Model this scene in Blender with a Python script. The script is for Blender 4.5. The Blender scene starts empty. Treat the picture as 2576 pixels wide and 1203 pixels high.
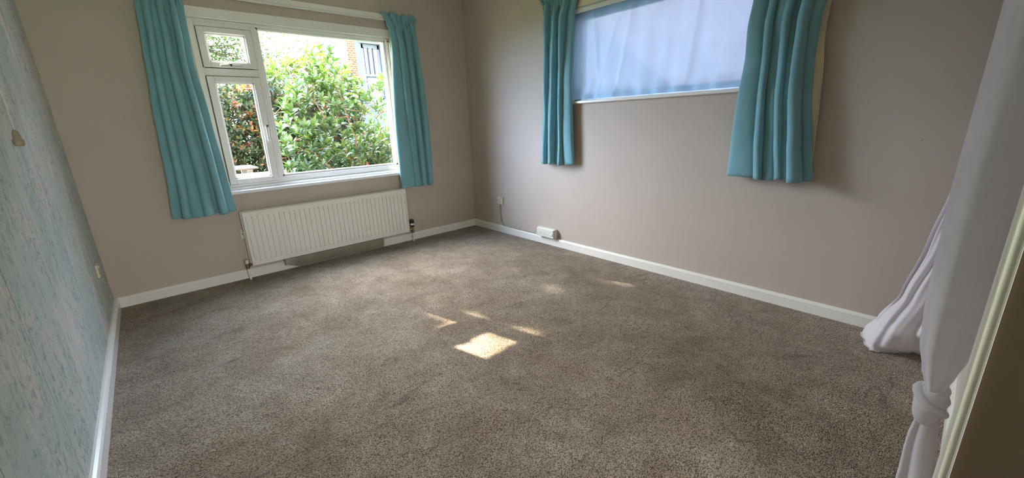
import bpy, math, random
from mathutils import Vector, Matrix
import numpy as np

# ------------------------------------------------------------------ units, camera, world, sun, exposure
U = 0.82                      # all coordinates below are in survey units; U turns them into metres
SC = bpy.context.scene
COL = SC.collection
rnd = random.Random(7)
PI = math.pi


def euler_cam():
    a, b, c = -0.7191997, 1.29080652, -0.03680287
    Rz = Matrix.Rotation(a, 3, 'Z'); Rx = Matrix.Rotation(b, 3, 'X'); Rr = Matrix.Rotation(c, 3, 'Z')
    return Rz @ Rx @ Rr


cam_d = bpy.data.cameras.new('camera')
cam = bpy.data.objects.new('camera', cam_d)
COL.objects.link(cam)
cam.matrix_world = Matrix.Translation(Vector((-3.59564, -4.94554, 1.5)) * U) @ euler_cam().to_4x4()
cam_d.sensor_width = 36.0
cam_d.lens = 1025.425 / 2576 * 36.0
cam_d.clip_start = 0.01
cam_d.clip_end = 300
SC.camera = cam

EXPOSURE = 1.9
SUN_DIR = Vector((-0.229, 0.97, 0)).normalized() * math.cos(math.radians(36.8)) + Vector((0, 0, math.sin(math.radians(36.8))))

w = bpy.data.worlds.new('sky')
SC.world = w
w.use_nodes = True
nt = w.node_tree
nt.nodes.clear()
wo = nt.nodes.new('ShaderNodeOutputWorld')
bg = nt.nodes.new('ShaderNodeBackground')
tc = nt.nodes.new('ShaderNodeTexCoord')
ramp = nt.nodes.new('ShaderNodeValToRGB')
dot = nt.nodes.new('ShaderNodeVectorMath'); dot.operation = 'DOT_PRODUCT'
dot.inputs[1].default_value = SUN_DIR
# sky radiance by angle from the sun: white haze round it, blue and dimmer away from it
els = ramp.color_ramp.elements
SKY = [(0.0, (0.130, 0.130, 0.130)), (0.30, (0.160, 0.180, 0.215)), (0.55, (0.27, 0.37, 0.54)), (0.75, (0.40, 0.53, 0.74)), (1.0, (0.95, 0.975, 1.02))]
while len(els) < len(SKY):
    els.new(0.5)
for e_, (p_, c_) in zip(els, SKY):
    e_.position = p_
    e_.color = (*c_, 1)
nt.links.new(tc.outputs['Generated'], dot.inputs[0])
nt.links.new(dot.outputs['Value'], ramp.inputs[0])
nt.links.new(ramp.outputs['Color'], bg.inputs['Color'])
bg.inputs['Strength'].default_value = 17.0
nt.links.new(bg.outputs[0], wo.inputs[0])

sun_d = bpy.data.lights.new('sun', 'SUN')
sun_d.energy = 13.0
sun_d.color = (1.0, 0.9, 0.72)
sun_d.angle = math.radians(0.53)
sun = bpy.data.objects.new('sun', sun_d)
COL.objects.link(sun)
sun.location = SUN_DIR * 30
sun.rotation_euler = SUN_DIR.to_track_quat('Z', 'Y').to_euler()

SC.view_settings.view_transform = 'Standard'
SC.view_settings.look = 'None'
SC.view_settings.gamma = 1.0
SC.view_settings.use_curve_mapping = False
SC.view_settings.exposure = EXPOSURE
SC.cycles.max_bounces = 12
SC.cycles.diffuse_bounces = 7
SC.cycles.transparent_max_bounces = 24
SC.cycles.sample_clamp_indirect = 6.0
SC.cycles.caustics_reflective = False
SC.cycles.caustics_refractive = False


def portal(name, loc, rot, sx, sy):
    d = bpy.data.lights.new(name, 'AREA')
    d.shape = 'RECTANGLE'; d.size = sx * U; d.size_y = sy * U
    d.cycles.is_portal = True
    o = bpy.data.objects.new(name, d)
    o.location = Vector(loc) * U; o.rotation_euler = rot
    COL.objects.link(o)


# ------------------------------------------------------------------ materials
def srgb(r, g, b):
    f = lambda c: ((c / 255) / 12.92 if c / 255 <= 0.04045 else ((c / 255 + 0.055) / 1.055) ** 2.4)
    return (f(r), f(g), f(b), 1.0)


class Mat:
    def __init__(s, name, color=(0.5, 0.5, 0.5, 1), rough=0.6, metal=0.0, spec=None):
        s.m = bpy.data.materials.new(name)
        s.m.use_nodes = True
        s.t = s.m.node_tree
        s.b = s.t.nodes['Principled BSDF']
        s.out = s.t.nodes['Material Output']
        s.b.inputs['Base Color'].default_value = color
        s.b.inputs['Roughness'].default_value = rough
        s.b.inputs['Metallic'].default_value = metal
        if spec is not None:
            s.b.inputs['Specular IOR Level'].default_value = spec

    def n(s, typ, **kw):
        nd = s.t.nodes.new(typ)
        for k, v in kw.items():
            if hasattr(nd, k) and k not in ('Scale',):
                setattr(nd, k, v)
            else:
                nd.inputs[k].default_value = v
        return nd

    def l(s, a, b):
        s.t.links.new(a, b)

    def coord(s, scale=(1, 1, 1), rot=(0, 0, 0)):
        t = s.n('ShaderNodeTexCoord'); m = s.n('ShaderNodeMapping')
        m.inputs['Scale'].default_value = scale
        m.inputs['Rotation'].default_value = rot
        s.l(t.outputs['Object'], m.inputs[0])
        return m.outputs[0]

    def noise(s, vec, scale, detail=3, rough=0.5, dist=0.0):
        nd = s.n('ShaderNodeTexNoise')
        nd.inputs['Scale'].default_value = scale
        nd.inputs['Detail'].default_value = detail
        nd.inputs['Roughness'].default_value = rough
        nd.inputs['Distortion'].default_value = dist
        s.l(vec, nd.inputs['Vector'])
        return nd.outputs['Fac']

    def ramp(s, fac, stops):
        r = s.n('ShaderNodeValToRGB')
        els = r.color_ramp.elements
        while len(els) < len(stops):
            els.new(0.5)
        for e_, (p, c) in zip(els, stops):
            e_.position = p
            e_.color = c if len(c) == 4 else (*c, 1)
        s.l(fac, r.inputs[0])
        return r.outputs[0]

    def mix(s, fac, a, b, blend='MIX'):
        m = s.n('ShaderNodeMix'); m.data_type = 'RGBA'; m.blend_type = blend
        for inp, v in (('Factor', fac), ('A', a), ('B', b)):
            if isinstance(v, (float, int)):
                m.inputs[inp].default_value = v
            elif isinstance(v, tuple):
                m.inputs[inp].default_value = v
            else:
                s.l(v, m.inputs[inp])
        return m.outputs['Result']

    def math(s, op, a, b=0.0, c=None):
        m = s.n('ShaderNodeMath'); m.operation = op
        for i, v in enumerate((a, b) if c is None else (a, b, c)):
            if isinstance(v, (float, int)):
                m.inputs[i].default_value = v
            else:
                s.l(v, m.inputs[i])
        return m.outputs[0]

    def bump(s, h, strength=0.3, dist=0.01, prev=None):
        b = s.n('ShaderNodeBump')
        b.inputs['Strength'].default_value = strength
        b.inputs['Distance'].default_value = dist
        s.l(h, b.inputs['Height'])
        if prev is not None:
            s.l(prev, b.inputs['Normal'])
        s.l(b.outputs[0], s.b.inputs['Normal'])
        return b.outputs[0]

    def color(s, c):
        s.l(c, s.b.inputs['Base Color'])


MT = {}


def simple(name, rgb, rough=0.5, metal=0.0, var=0.06, bscale=60, bstr=0.05, spec=None):
    m = Mat(name, srgb(*rgb), rough, metal, spec)
    v = m.coord()
    nz = m.noise(v, 9, 4)
    base = srgb(*rgb)
    m.color(m.ramp(nz, [(0.3, tuple(c * (1 - var) for c in base[:3])), (0.7, tuple(min(1, c * (1 + var)) for c in base[:3]))]))
    if bstr:
        m.bump(m.noise(v, bscale, 3), bstr, 0.004)
    MT[name] = m.m
    return m


# plaster walls
def plaster(name, rgb):
    m = Mat(name, srgb(*rgb), 0.75, spec=0.3)
    v = m.coord()
    b = srgb(*rgb)
    c = m.ramp(m.noise(v, 1.6, 4, 0.6), [(0.3, tuple(x * 0.965 for x in b[:3])), (0.7, tuple(x * 1.03 for x in b[:3]))])
    spots = m.noise(v, 11, 2, 0.4)
    c = m.mix(m.ramp(spots, [(0.765, (0, 0, 0)), (0.80, (0.5, 0.5, 0.5))]), c, srgb(120, 108, 98))
    m.color(c)
    n1 = m.bump(m.noise(v, 240, 3, 0.7), 0.22, 0.0012)
    m.bump(m.noise(v, 4, 3), 0.25, 0.012, n1)
    MT[name] = m.m


plaster('wall_paint', (192, 178, 166))
plaster('hall_shade_paint', (96, 80, 62))  # shade of the unlit passage wall is put into this dark colour
simple('ceiling_paint', (225, 220, 214), 0.8)
simple('gloss_white', (236, 232, 224), 0.28, var=0.02, bscale=30, bstr=0.06)
simple('upvc_white', (238, 236, 232), 0.3, var=0.01, bstr=0)
simple('sill_white', (235, 238, 244), 0.18, var=0.01, bstr=0)
simple('cream_paint', (222, 210, 178), 0.45, var=0.03)
simple('radiator_white', (226, 222, 212), 0.35, var=0.02, bstr=0.02)
simple('plastic_white', (226, 223, 214), 0.35, var=0.02, bstr=0)
simple('plastic_cream', (214, 206, 184), 0.4, var=0.03, bstr=0)
simple('cable_cream', (176, 164, 144), 0.5, var=0.08, bstr=0)
simple('black', (14, 13, 12), 0.5, bstr=0)
simple('dark_plastic', (38, 38, 40), 0.35, bstr=0)
simple('chrome', (200, 200, 198), 0.18, 1.0, bstr=0)
simple('brass', (150, 130, 96), 0.35, 1.0, bstr=0)
simple('seal', (70, 70, 70), 0.6, bstr=0)
simple('mesh_wire', (196, 186, 168), 0.45, 0.2, bstr=0)
simple('cord', (205, 200, 188), 0.7, bstr=0)
simple('acorn', (150, 136, 116), 0.5, bstr=0)
simple('render_blue', (104, 114, 132), 0.8, bstr=0.2)
simple('side_render', (196, 186, 198), 0.85, var=0.08)
simple('house_bar', (40, 56, 84), 0.5, bstr=0)
simple('house_frame', (126, 136, 154), 0.5, bstr=0)
simple('house_glass', (150, 165, 188), 0.08, bstr=0)
simple('bench_wood', (118, 110, 100), 0.7, var=0.15, bscale=40, bstr=0.3)
simple('pink_wall', (150, 128, 118), 0.8, var=0.05)
simple('bark', (150, 118, 92), 0.85, var=0.25, bscale=70, bstr=0.5)
simple('dark_bark', (84, 68, 56), 0.85, var=0.25, bscale=70, bstr=0.5)

# grass ground
m = Mat('grass', srgb(90, 110, 60), 0.9)
v = m.coord()
m.color(m.ramp(m.noise(v, 3, 6, 0.7), [(0.3, srgb(70, 88, 44)), (0.5, srgb(104, 124, 66)), (0.75, srgb(150, 150, 100))]))
m.bump(m.noise(v, 60, 4), 0.8, 0.03)
MT['grass'] = m.m

# brick
m = Mat('brick', srgb(190, 110, 80), 0.85)
v = m.coord(rot=(PI / 2, 0, 0))
bt = m.n('ShaderNodeTexBrick')
bt.inputs['Color1'].default_value = srgb(168, 92, 62)
bt.inputs['Color2'].default_value = srgb(140, 66, 44)
bt.inputs['Mortar'].default_value = srgb(170, 160, 150)
bt.inputs['Scale'].default_value = 4.6
bt.inputs['Mortar Size'].default_value = 0.03
m.l(v, bt.inputs['Vector'])
m.color(bt.outputs['Color'])
MT['brick'] = m.m

# carpet
m = Mat('carpet', srgb(150, 140, 126), 0.95, spec=0.12)
v = m.coord()
vd = m.n('ShaderNodeVectorMath', operation='ADD')
wn = m.n('ShaderNodeTexNoise'); wn.inputs['Scale'].default_value = 1.6; wn.inputs['Detail'].default_value = 3
m.l(v, wn.inputs['Vector'])
sc_ = m.n('ShaderNodeVectorMath', operation='SCALE'); sc_.inputs['Scale'].default_value = 0.16
m.l(wn.outputs['Color'], sc_.inputs[0])
m.l(v, vd.inputs[0]); m.l(sc_.outputs[0], vd.inputs[1])
vw = vd.outputs[0]
big = m.noise(v, 1.3, 5, 0.62, 0.6)
mid = m.noise(vw, 7, 5, 0.7, 0.5)
base = m.ramp(big, [(0.32, srgb(142, 122, 100)), (0.5, srgb(184, 166, 146)), (0.68, srgb(210, 198, 184))])
c = m.mix(0.55, base, m.ramp(mid, [(0.34, srgb(146, 126, 104)), (0.5, srgb(182, 165, 144)), (0.68, srgb(212, 198, 180))]))
# trodden brown band
tb = m.noise(v, 0.8, 3, 0.5, 0.3)
c = m.mix(m.ramp(tb, [(0.56, (0, 0, 0)), (0.70, (0.38, 0.38, 0.38))]), c, srgb(164, 134, 106))
pile_v = m.n('ShaderNodeMapping'); pile_v.inputs['Rotation'].default_value = (0, 0, 0.5); pile_v.inputs['Scale'].default_value = (1.0, 1.7, 1)
m.l(vw, pile_v.inputs[0])
pv = pile_v.outputs[0]
pile = m.noise(pv, 105, 3, 0.75, 0.8)
pile2 = m.noise(v, 330, 2, 0.6)
vo = m.n('ShaderNodeTexVoronoi'); vo.inputs['Scale'].default_value = 160
vdm = m.n('ShaderNodeVectorMath', operation='ADD')
vnn = m.n('ShaderNodeTexNoise'); vnn.inputs['Scale'].default_value = 60; vnn.inputs['Detail'].default_value = 2
m.l(pv, vnn.inputs['Vector'])
vsc = m.n('ShaderNodeVectorMath', operation='SCALE'); vsc.inputs['Scale'].default_value = 0.016
m.l(vnn.outputs['Color'], vsc.inputs[0]); m.l(pv, vdm.inputs[0]); m.l(vsc.outputs[0], vdm.inputs[1])
m.l(vdm.outputs[0], vo.inputs['Vector'])
tuft = m.math('SUBTRACT', 1.0, vo.outputs['Distance'])
tuft_shade = m.ramp(tuft, [(0.30, (0.30, 0.28, 0.25)), (0.52, (0.86, 0.84, 0.81)), (0.80, (1.28, 1.27, 1.25))])  # shade in the pits between tufts is painted into the colour
c = m.mix(1.0, c, tuft_shade, 'MULTIPLY')
c = m.mix(1.0, c, m.ramp(pile, [(0.35, (0.66, 0.65, 0.63)), (0.55, (1.04, 1.04, 1.04))]), 'MULTIPLY')
c = m.mix(0.7, c, m.ramp(pile2, [(0.3, (0.6, 0.59, 0.57)), (0.7, (1.3, 1.3, 1.3))]), 'MULTIPLY')
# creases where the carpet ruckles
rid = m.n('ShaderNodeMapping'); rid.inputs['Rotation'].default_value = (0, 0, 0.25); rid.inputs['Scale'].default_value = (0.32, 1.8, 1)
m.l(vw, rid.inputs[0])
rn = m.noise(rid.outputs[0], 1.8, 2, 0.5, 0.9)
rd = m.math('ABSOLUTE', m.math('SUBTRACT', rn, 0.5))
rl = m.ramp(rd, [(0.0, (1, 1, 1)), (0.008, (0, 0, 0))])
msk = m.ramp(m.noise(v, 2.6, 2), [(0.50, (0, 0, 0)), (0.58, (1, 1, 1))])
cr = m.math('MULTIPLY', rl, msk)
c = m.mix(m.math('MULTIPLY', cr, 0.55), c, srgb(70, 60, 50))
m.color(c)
n1 = m.bump(tuft, 0.8, 0.008)
n2 = m.bump(cr, -0.6, 0.012, n1)
m.bump(mid, 0.5, 0.03, n2)
m.b.inputs['Sheen Weight'].default_value = 0.35
m.b.inputs['Sheen Roughness'].default_value = 0.35
m.b.inputs['Sheen Tint'].default_value = (0.9, 0.93, 1.0, 1)
MT['carpet'] = m.m

# wallpaper of sprigs
m = Mat('wallpaper', srgb(150, 165, 160), 0.7, spec=0.25)
v = m.coord()
cl = m.noise(m.coord((1, 1.0, 0.6)), 3.6, 7, 0.68, 0.9)
basec = m.ramp(cl, [(0.40, srgb(183, 193, 186)), (0.50, srgb(193, 199, 190)), (0.58, srgb(208, 202, 194)), (0.72, srgb(218, 207, 198))])
stem = m.noise(m.coord((1, 1.0, 0.17)), 9.0, 3, 0.55, 1.2)
st = m.ramp(m.math('ABSOLUTE', m.math('SUBTRACT', stem, 0.5)), [(0.0, (1, 1, 1)), (0.014, (0, 0, 0))])
near = m.ramp(m.math('ABSOLUTE', m.math('SUBTRACT', stem, 0.5)), [(0.03, (1, 1, 1)), (0.16, (0, 0, 0))])
lfn = m.noise(m.coord((1, 1.0, 1.0)), 34, 6, 0.72, 0.3)
leafm = m.ramp(lfn, [(0.50, (0, 0, 0)), (0.58, (1, 1, 1))])
dens = m.ramp(m.noise(m.coord((1, 1, 0.6)), 8, 3), [(0.40, (0, 0, 0)), (0.52, (1, 1, 1))])
k = m.math('MULTIPLY', m.math('MULTIPLY', leafm, near), dens)
k = m.math('MAXIMUM', k, m.math('MULTIPLY', st, 0.7))
k = m.math('MULTIPLY', k, 0.75)
c = m.mix(k, basec, srgb(132, 148, 141))
fine = m.noise(v, 120, 2)
c = m.mix(0.35, c, m.ramp(fine, [(0.35, (0.78, 0.8, 0.8)), (0.65, (1.15, 1.15, 1.15))]), 'MULTIPLY')
# seams between the drops (0.53 m wide)
sy = m.n('ShaderNodeSeparateXYZ'); m.l(v, sy.inputs[0])
fr = m.math('FRACT', m.math('DIVIDE', m.math('ADD', sy.outputs['Y'], 2.06 * U + 5.3), 0.53))
seam = m.ramp(m.math('ABSOLUTE', m.math('SUBTRACT', fr, 0.5)), [(0.4945, (0, 0, 0)), (0.4965, (1, 1, 1))])
c = m.mix(m.math('MULTIPLY', seam, 0.6), c, srgb(80, 92, 88))
m.color(c)
m.bump(fine, 0.2, 0.001)
MT['wallpaper'] = m.m


# cloth
def cloth(name, rgb, rough=0.8, sheen=0.3, weave=500, trans=0.0, tcol=None):
    m = Mat(name, srgb(*rgb), rough, spec=0.25)
    v = m.coord()
    b = srgb(*rgb)
    m.color(m.ramp(m.noise(v, 5, 4), [(0.3, tuple(x * 0.93 for x in b[:3])), (0.7, tuple(x * 1.06 for x in b[:3]))]))
    n1 = m.bump(m.noise(v, weave, 2, 0.7), 0.25, 0.0012)
    m.bump(m.noise(m.coord((1, 1, 0.25)), 14, 3), 0.3, 0.01, n1)
    m.b.inputs['Sheen Weight'].default_value = sheen
    m.b.inputs['Sheen Roughness'].default_value = 0.4
    if trans:
        tr = m.n('ShaderNodeBsdfTranslucent')
        tr.inputs['Color'].default_value = tcol or b
        mx = m.n('ShaderNodeMixShader'); mx.inputs[0].default_value = trans
        m.l(m.b.outputs[0], mx.inputs[1]); m.l(tr.outputs[0], mx.inputs[2])
        m.l(mx.outputs[0], m.out.inputs['Surface'])
    MT[name] = m
    MT[name] = m.m
    return m


cloth('teal_cloth', (124, 170, 178))
cloth('lining_cloth', (226, 214, 184), trans=0.2)


def sheer(name, rgb, alpha, trans):
    m = cloth(name, rgb, 0.9, 0.1, 700, trans)
    surf = m.out.inputs['Surface'].links[0].from_socket
    tp = m.n('ShaderNodeBsdfTransparent')
    mx = m.n('ShaderNodeMixShader'); mx.inputs[0].default_value = alpha
    m.l(tp.outputs[0], mx.inputs[1]); m.l(surf, mx.inputs[2]); m.l(mx.outputs[0], m.out.inputs['Surface'])


sheer('window_sheer', (150, 184, 208), 0.95, 0.165)
sheer('white_voile', (240, 237, 240), 0.92, 0.4)

# window glass: thin pane
m = Mat('window_glass')
tp = m.n('ShaderNodeBsdfTransparent'); tp.inputs['Color'].default_value = (0.95, 0.95, 0.95, 1)
gl = m.n('ShaderNodeBsdfGlossy'); gl.inputs['Roughness'].default_value = 0.02
fz = m.n('ShaderNodeFresnel'); fz.inputs['IOR'].default_value = 1.45
ge = m.n('ShaderNodeNewGeometry'); ior = m.math('MULTIPLY_ADD', ge.outputs['Backfacing'], 1 / 1.45 - 1.45, 1.45)
m.l(ior, fz.inputs['IOR'])
mx = m.n('ShaderNodeMixShader')
m.l(fz.outputs[0], mx.inputs[0]); m.l(tp.outputs[0], mx.inputs[1]); m.l(gl.outputs[0], mx.inputs[2])
m.l(mx.outputs[0], m.out.inputs['Surface'])
MT['window_glass'] = m.m


def leafmat(name, stops, trans=0.28, rough=0.38):
    m = Mat(name, (0.1, 0.3, 0.05, 1), rough, spec=0.5)
    at = m.n('ShaderNodeAttribute'); at.attribute_name = 'tone'
    c = m.ramp(at.outputs['Fac'], stops)
    m.color(c)
    tr = m.n('ShaderNodeBsdfTranslucent')
    cc = m.mix(1.0, c, (1.5, 1.5, 0.8, 1), 'MULTIPLY')
    m.l(cc, tr.inputs['Color'])
    mx = m.n('ShaderNodeMixShader'); mx.inputs[0].default_value = trans
    m.l(m.b.outputs[0], mx.inputs[1]); m.l(tr.outputs[0], mx.inputs[2])
    m.l(mx.outputs[0], m.out.inputs['Surface'])
    MT[name] = m.m


leafmat('laurel_leaf', [(0.0, srgb(40, 67, 36)), (0.35, srgb(64, 93, 43)), (0.7, srgb(92, 114, 51)), (0.96, srgb(118, 133, 62)), (1.0, srgb(133, 62, 46))])
leafmat('photinia_leaf', [(0.0, srgb(30, 57, 40)), (0.35, srgb(56, 81, 51)), (0.62, srgb(84, 92, 54)), (0.80, srgb(117, 103, 64)), (0.9, srgb(144, 92, 58)), (1.0, srgb(158, 105, 81))])
leafmat('orange_leaf', [(0.0, srgb(152, 127, 70)), (0.5, srgb(152, 102, 56)), (1.0, srgb(136, 70, 56))])
leafmat('lime_leaf', [(0.0, srgb(82, 108, 31)), (0.5, srgb(112, 131, 44)), (1.0, srgb(138, 144, 76))])
leafmat('rust_leaf', [(0.0, srgb(105, 62, 53)), (1.0, srgb(144, 95, 77))])
leafmat('tree_leaf', [(0.0, srgb(49, 68, 46)), (0.5, srgb(70, 91, 58)), (1.0, srgb(98, 112, 72))], trans=0.2)


# ------------------------------------------------------------------ mesh helpers
class MB:
    def __init__(s):
        s.v = []; s.f = []; s.mi = []; s.tone = None; s.sm = []

    def add(s, vs, fs, mi=0, smooth=False):
        o = len(s.v)
        s.v += [tuple(p) for p in vs]
        for f in fs:
            s.f.append(tuple(i + o for i in f)); s.mi.append(mi); s.sm.append(smooth)
        return s

    def box(s, a, b, mi=0, bev=0.0):
        x0, y0, z0 = (min(a[i], b[i]) for i in range(3)); x1, y1, z1 = (max(a[i], b[i]) for i in range(3))
        if not bev:
            vs = [(x, y, z) for z in (z0, z1) for y in (y0, y1) for x in (x0, x1)]
            s.add(vs, [(0, 2, 3, 1), (4, 5, 7, 6), (0, 1, 5, 4), (2, 6, 7, 3), (0, 4, 6, 2), (1, 3, 7, 5)], mi)
            return s
        r = min(bev, (x1 - x0) / 2.01, (y1 - y0) / 2.01, (z1 - z0) / 2.01)
        vs = []
        idx = {}
        for ix in (0, 1):
            for iy in (0, 1):
                for iz in (0, 1):
                    X, Y, Z = (x0, x1)[ix], (y0, y1)[iy], (z0, z1)[iz]
                    dx, dy, dz = (r, -r)[ix], (r, -r)[iy], (r, -r)[iz]
                    for ax, p in enumerate(((X, Y + dy, Z + dz), (X + dx, Y, Z + dz), (X + dx, Y + dy, Z))):
                        idx[(ix, iy, iz, ax)] = len(vs); vs.append(p)
        F = []
        for i in (0, 1):
            F.append([idx[(i, 0, 0, 0)], idx[(i, 1, 0, 0)], idx[(i, 1, 1, 0)], idx[(i, 0, 1, 0)]])
            F.append([idx[(0, i, 0, 1)], idx[(1, i, 0, 1)], idx[(1, i, 1, 1)], idx[(0, i, 1, 1)]])
            F.append([idx[(0, 0, i, 2)], idx[(1, 0, i, 2)], idx[(1, 1, i, 2)], idx[(0, 1, i, 2)]])
        for i in (0, 1):
            for j in (0, 1):
                F.append([idx[(i, j, 0, 0)], idx[(i, j, 1, 0)], idx[(i, j, 1, 1)], idx[(i, j, 0, 1)]])
                F.append([idx[(i, 0, j, 0)], idx[(i, 1, j, 0)], idx[(i, 1, j, 2)], idx[(i, 0, j, 2)]])
                F.append([idx[(0, i, j, 1)], idx[(1, i, j, 1)], idx[(1, i, j, 2)], idx[(0, i, j, 2)]])
                for k_ in (0, 1):
                    F.append([idx[(i, j, k_, 0)], idx[(i, j, k_, 1)], idx[(i, j, k_, 2)]])
        cen = Vector(((x0 + x1) / 2, (y0 + y1) / 2, (z0 + z1) / 2))
        out = []
        for f in F:
            P = [Vector(vs[i]) for i in f]
            nrm = (P[1] - P[0]).cross(P[2] - P[0])
            mid_ = sum(P, Vector()) / len(P)
            out.append(tuple(f if nrm.dot(mid_ - cen) > 0 else f[::-1]))
        s.add(vs, out, mi)
        return s

    def tube(s, pts, rad, seg=10, mi=0, cap=True):
        pts = [Vector(p) for p in pts]
        n = len(pts)
        rs = rad if isinstance(rad, (list, tuple)) else [rad] * n
        vs = []; fs = []
        up = None
        for i, p in enumerate(pts):
            t = (pts[min(i + 1, n - 1)] - pts[max(i - 1, 0)]).normalized()
            if up is None:
                up = Vector((0, 0, 1)) if abs(t.z) < 0.9 else Vector((1, 0, 0))
            a = t.cross(up)
            if a.length < 1e-4:
                a = t.orthogonal()
            a.normalize(); b = a.cross(t).normalized(); up = b
            for k_ in range(seg):
                th = 2 * PI * k_ / seg
                vs.append(p + (a * math.cos(th) + b * math.sin(th)) * rs[i])
        for i in range(n - 1):
            for k_ in range(seg):
                k2 = (k_ + 1) % seg
                fs.append((i * seg + k_, i * seg + k2, (i + 1) * seg + k2, (i + 1) * seg + k_))
        s.add(vs, fs, mi, True)
        if cap:
            s.add(vs[:seg], [tuple(range(seg))], mi)
            s.add(vs[-seg:], [tuple(range(seg))[::-1]], mi)
        return s

    def grid(s, rows, mi=0, smooth=True):
        nr = len(rows); nc = len(rows[0])
        vs = [p for r in rows for p in r]
        fs = [(i * nc + j, i * nc + j + 1, (i + 1) * nc + j + 1, (i + 1) * nc + j) for i in range(nr - 1) for j in range(nc - 1)]
        s.add(vs, fs, mi, smooth)
        return s

    def build(s, name, mats, parent=None, origin=(0, 0, 0), solid=0.0):
        """origin: the base of the thing in survey units; a part takes its parent's."""
        if parent is not None:
            origin = parent['_o']
        o3 = np.array(list(origin), float)
        me = bpy.data.meshes.new(name)
        vs = (np.array(s.v, float) - o3) * U
        me.from_pydata(vs.tolist(), [], s.f)
        for mt in (mats if isinstance(mats, (list, tuple)) else [mats]):
            me.materials.append(MT[mt])
        me.polygons.foreach_set('material_index', s.mi)
        me.polygons.foreach_set('use_smooth', s.sm)
        if s.tone is not None:
            at = me.attributes.new('tone', 'FLOAT', 'POINT')
            at.data.foreach_set('value', s.tone)
        me.update()
        o = bpy.data.objects.new(name, me)
        COL.objects.link(o)
        if parent is not None:
            o.parent = parent
        else:
            o.location = Vector(origin) * U
        o['_o'] = list(map(float, origin))
        if solid:
            md = o.modifiers.new('cloth_thickness', 'SOLIDIFY')
            md.thickness = solid; md.offset = 0
        return o


def tag(o, label=None, cat=None, group=None, kind=None):
    if label: o['label'] = label
    if cat: o['category'] = cat
    if group: o['group'] = group
    if kind: o['kind'] = kind
    return o


def empty(name, origin, label=None, cat=None, group=None, kind=None):
    o = bpy.data.objects.new(name, None)
    o.empty_display_size = 0.1
    COL.objects.link(o)
    o.location = Vector(origin) * U
    o['_o'] = list(map(float, origin))
    return tag(o, label, cat, group, kind)


def smooth(a, b, x):
    t = max(0.0, min(1.0, (x - a) / (b - a)))
    return t * t * (3 - 2 * t)


def interp(tab, x):
    """tab: rows (key, v1, v2, ...) with descending or ascending keys"""
    tab = sorted(tab)
    if x <= tab[0][0]: return tab[0][1:]
    if x >= tab[-1][0]: return tab[-1][1:]
    for a, b in zip(tab, tab[1:]):
        if a[0] <= x <= b[0]:
            t = (x - a[0]) / (b[0] - a[0])
            t = t * t * (3 - 2 * t) * 0.5 + t * 0.5
            return tuple(p + (q - p) * t for p, q in zip(a[1:], b[1:]))


# ------------------------------------------------------------------ room shell
LX = 4.056          # room width
SY = -5.10          # rear wall plane
CZ = 3.2            # ceiling height
T = 0.30
WX0, WX1, WZ0, WZ1 = -3.06, -1.085, 0.93, 2.60        # opening of the big window
VY0, VY1, VZ0, VZ1 = -3.80, -1.86, 1.69, 2.60         # opening of the side window

b = MB()
b.box((-LX - T, -9.0, -0.2), (T, 0.02, 0.0))
tag(b.build('floor', 'carpet'), 'mottled taupe cut pile carpet covering the whole floor', kind='structure')
b = MB().box((-LX - T, -9.0, CZ), (T, T, CZ + 0.15))
tag(b.build('ceiling', 'ceiling_paint'), kind='structure')

b = MB()
b.box((-LX - T, 0, -0.2), (WX0, T, CZ)); b.box((WX1, 0, -0.2), (T, T, CZ))
b.box((WX0, 0, -0.2), (WX1, T, WZ0 - 0.03)); b.box((WX0, 0, WZ1), (WX1, T, CZ))
tag(b.build('wall_back', 'wall_paint'), 'taupe plaster wall with the wide garden window', kind='structure')
b = MB()
b.box((0, VY1, -0.2), (T, 0, CZ)); b.box((0, SY - T, -0.2), (T, VY0, CZ))
b.box((0, VY0, -0.2), (T, VY1, VZ0 - 0.03)); b.box((0, VY0, VZ1), (T, VY1, CZ))
tag(b.build('wall_right', 'wall_paint'), 'taupe plaster wall with the high veiled window', kind='structure')
b = MB().box((-LX - T, -9.0, -0.2), (-LX, 0, CZ))
tag(b.build('wall_left', 'wallpaper'), 'pale teal wallpaper with grey green sprigs', kind='structure')
# rear wall stub behind the white curtains, and the passage the camera stands beside
JX = -1.93
b = MB().box((JX + 0.02, SY - T, -0.2), (0, SY, CZ))
tag(b.build('wall_rear', 'wall_paint'), kind='structure')
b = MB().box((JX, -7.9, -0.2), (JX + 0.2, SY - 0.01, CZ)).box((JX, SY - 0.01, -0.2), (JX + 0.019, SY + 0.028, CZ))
tag(b.build('wall_passage', 'hall_shade_paint'), 'shaded brown grey wall past the white door moulding', kind='structure')
b = MB()
FILL_OPENING = (-3.95, -2.05, 0.2, 2.9)  # unseen opening, added and sized to bring fill light from behind
b.box((-LX, -8.1, -0.2), (FILL_OPENING[0], -7.9, CZ)); b.box((FILL_OPENING[1], -8.1, -0.2), (JX + 0.2, -7.9, CZ))
b.box((FILL_OPENING[0], -8.1, -0.2), (FILL_OPENING[1], -7.9, FILL_OPENING[2])); b.box((FILL_OPENING[0], -8.1, FILL_OPENING[3]), (FILL_OPENING[1], -7.9, CZ))
tag(b.build('wall_far', 'ceiling_paint'), kind='structure')


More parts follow.
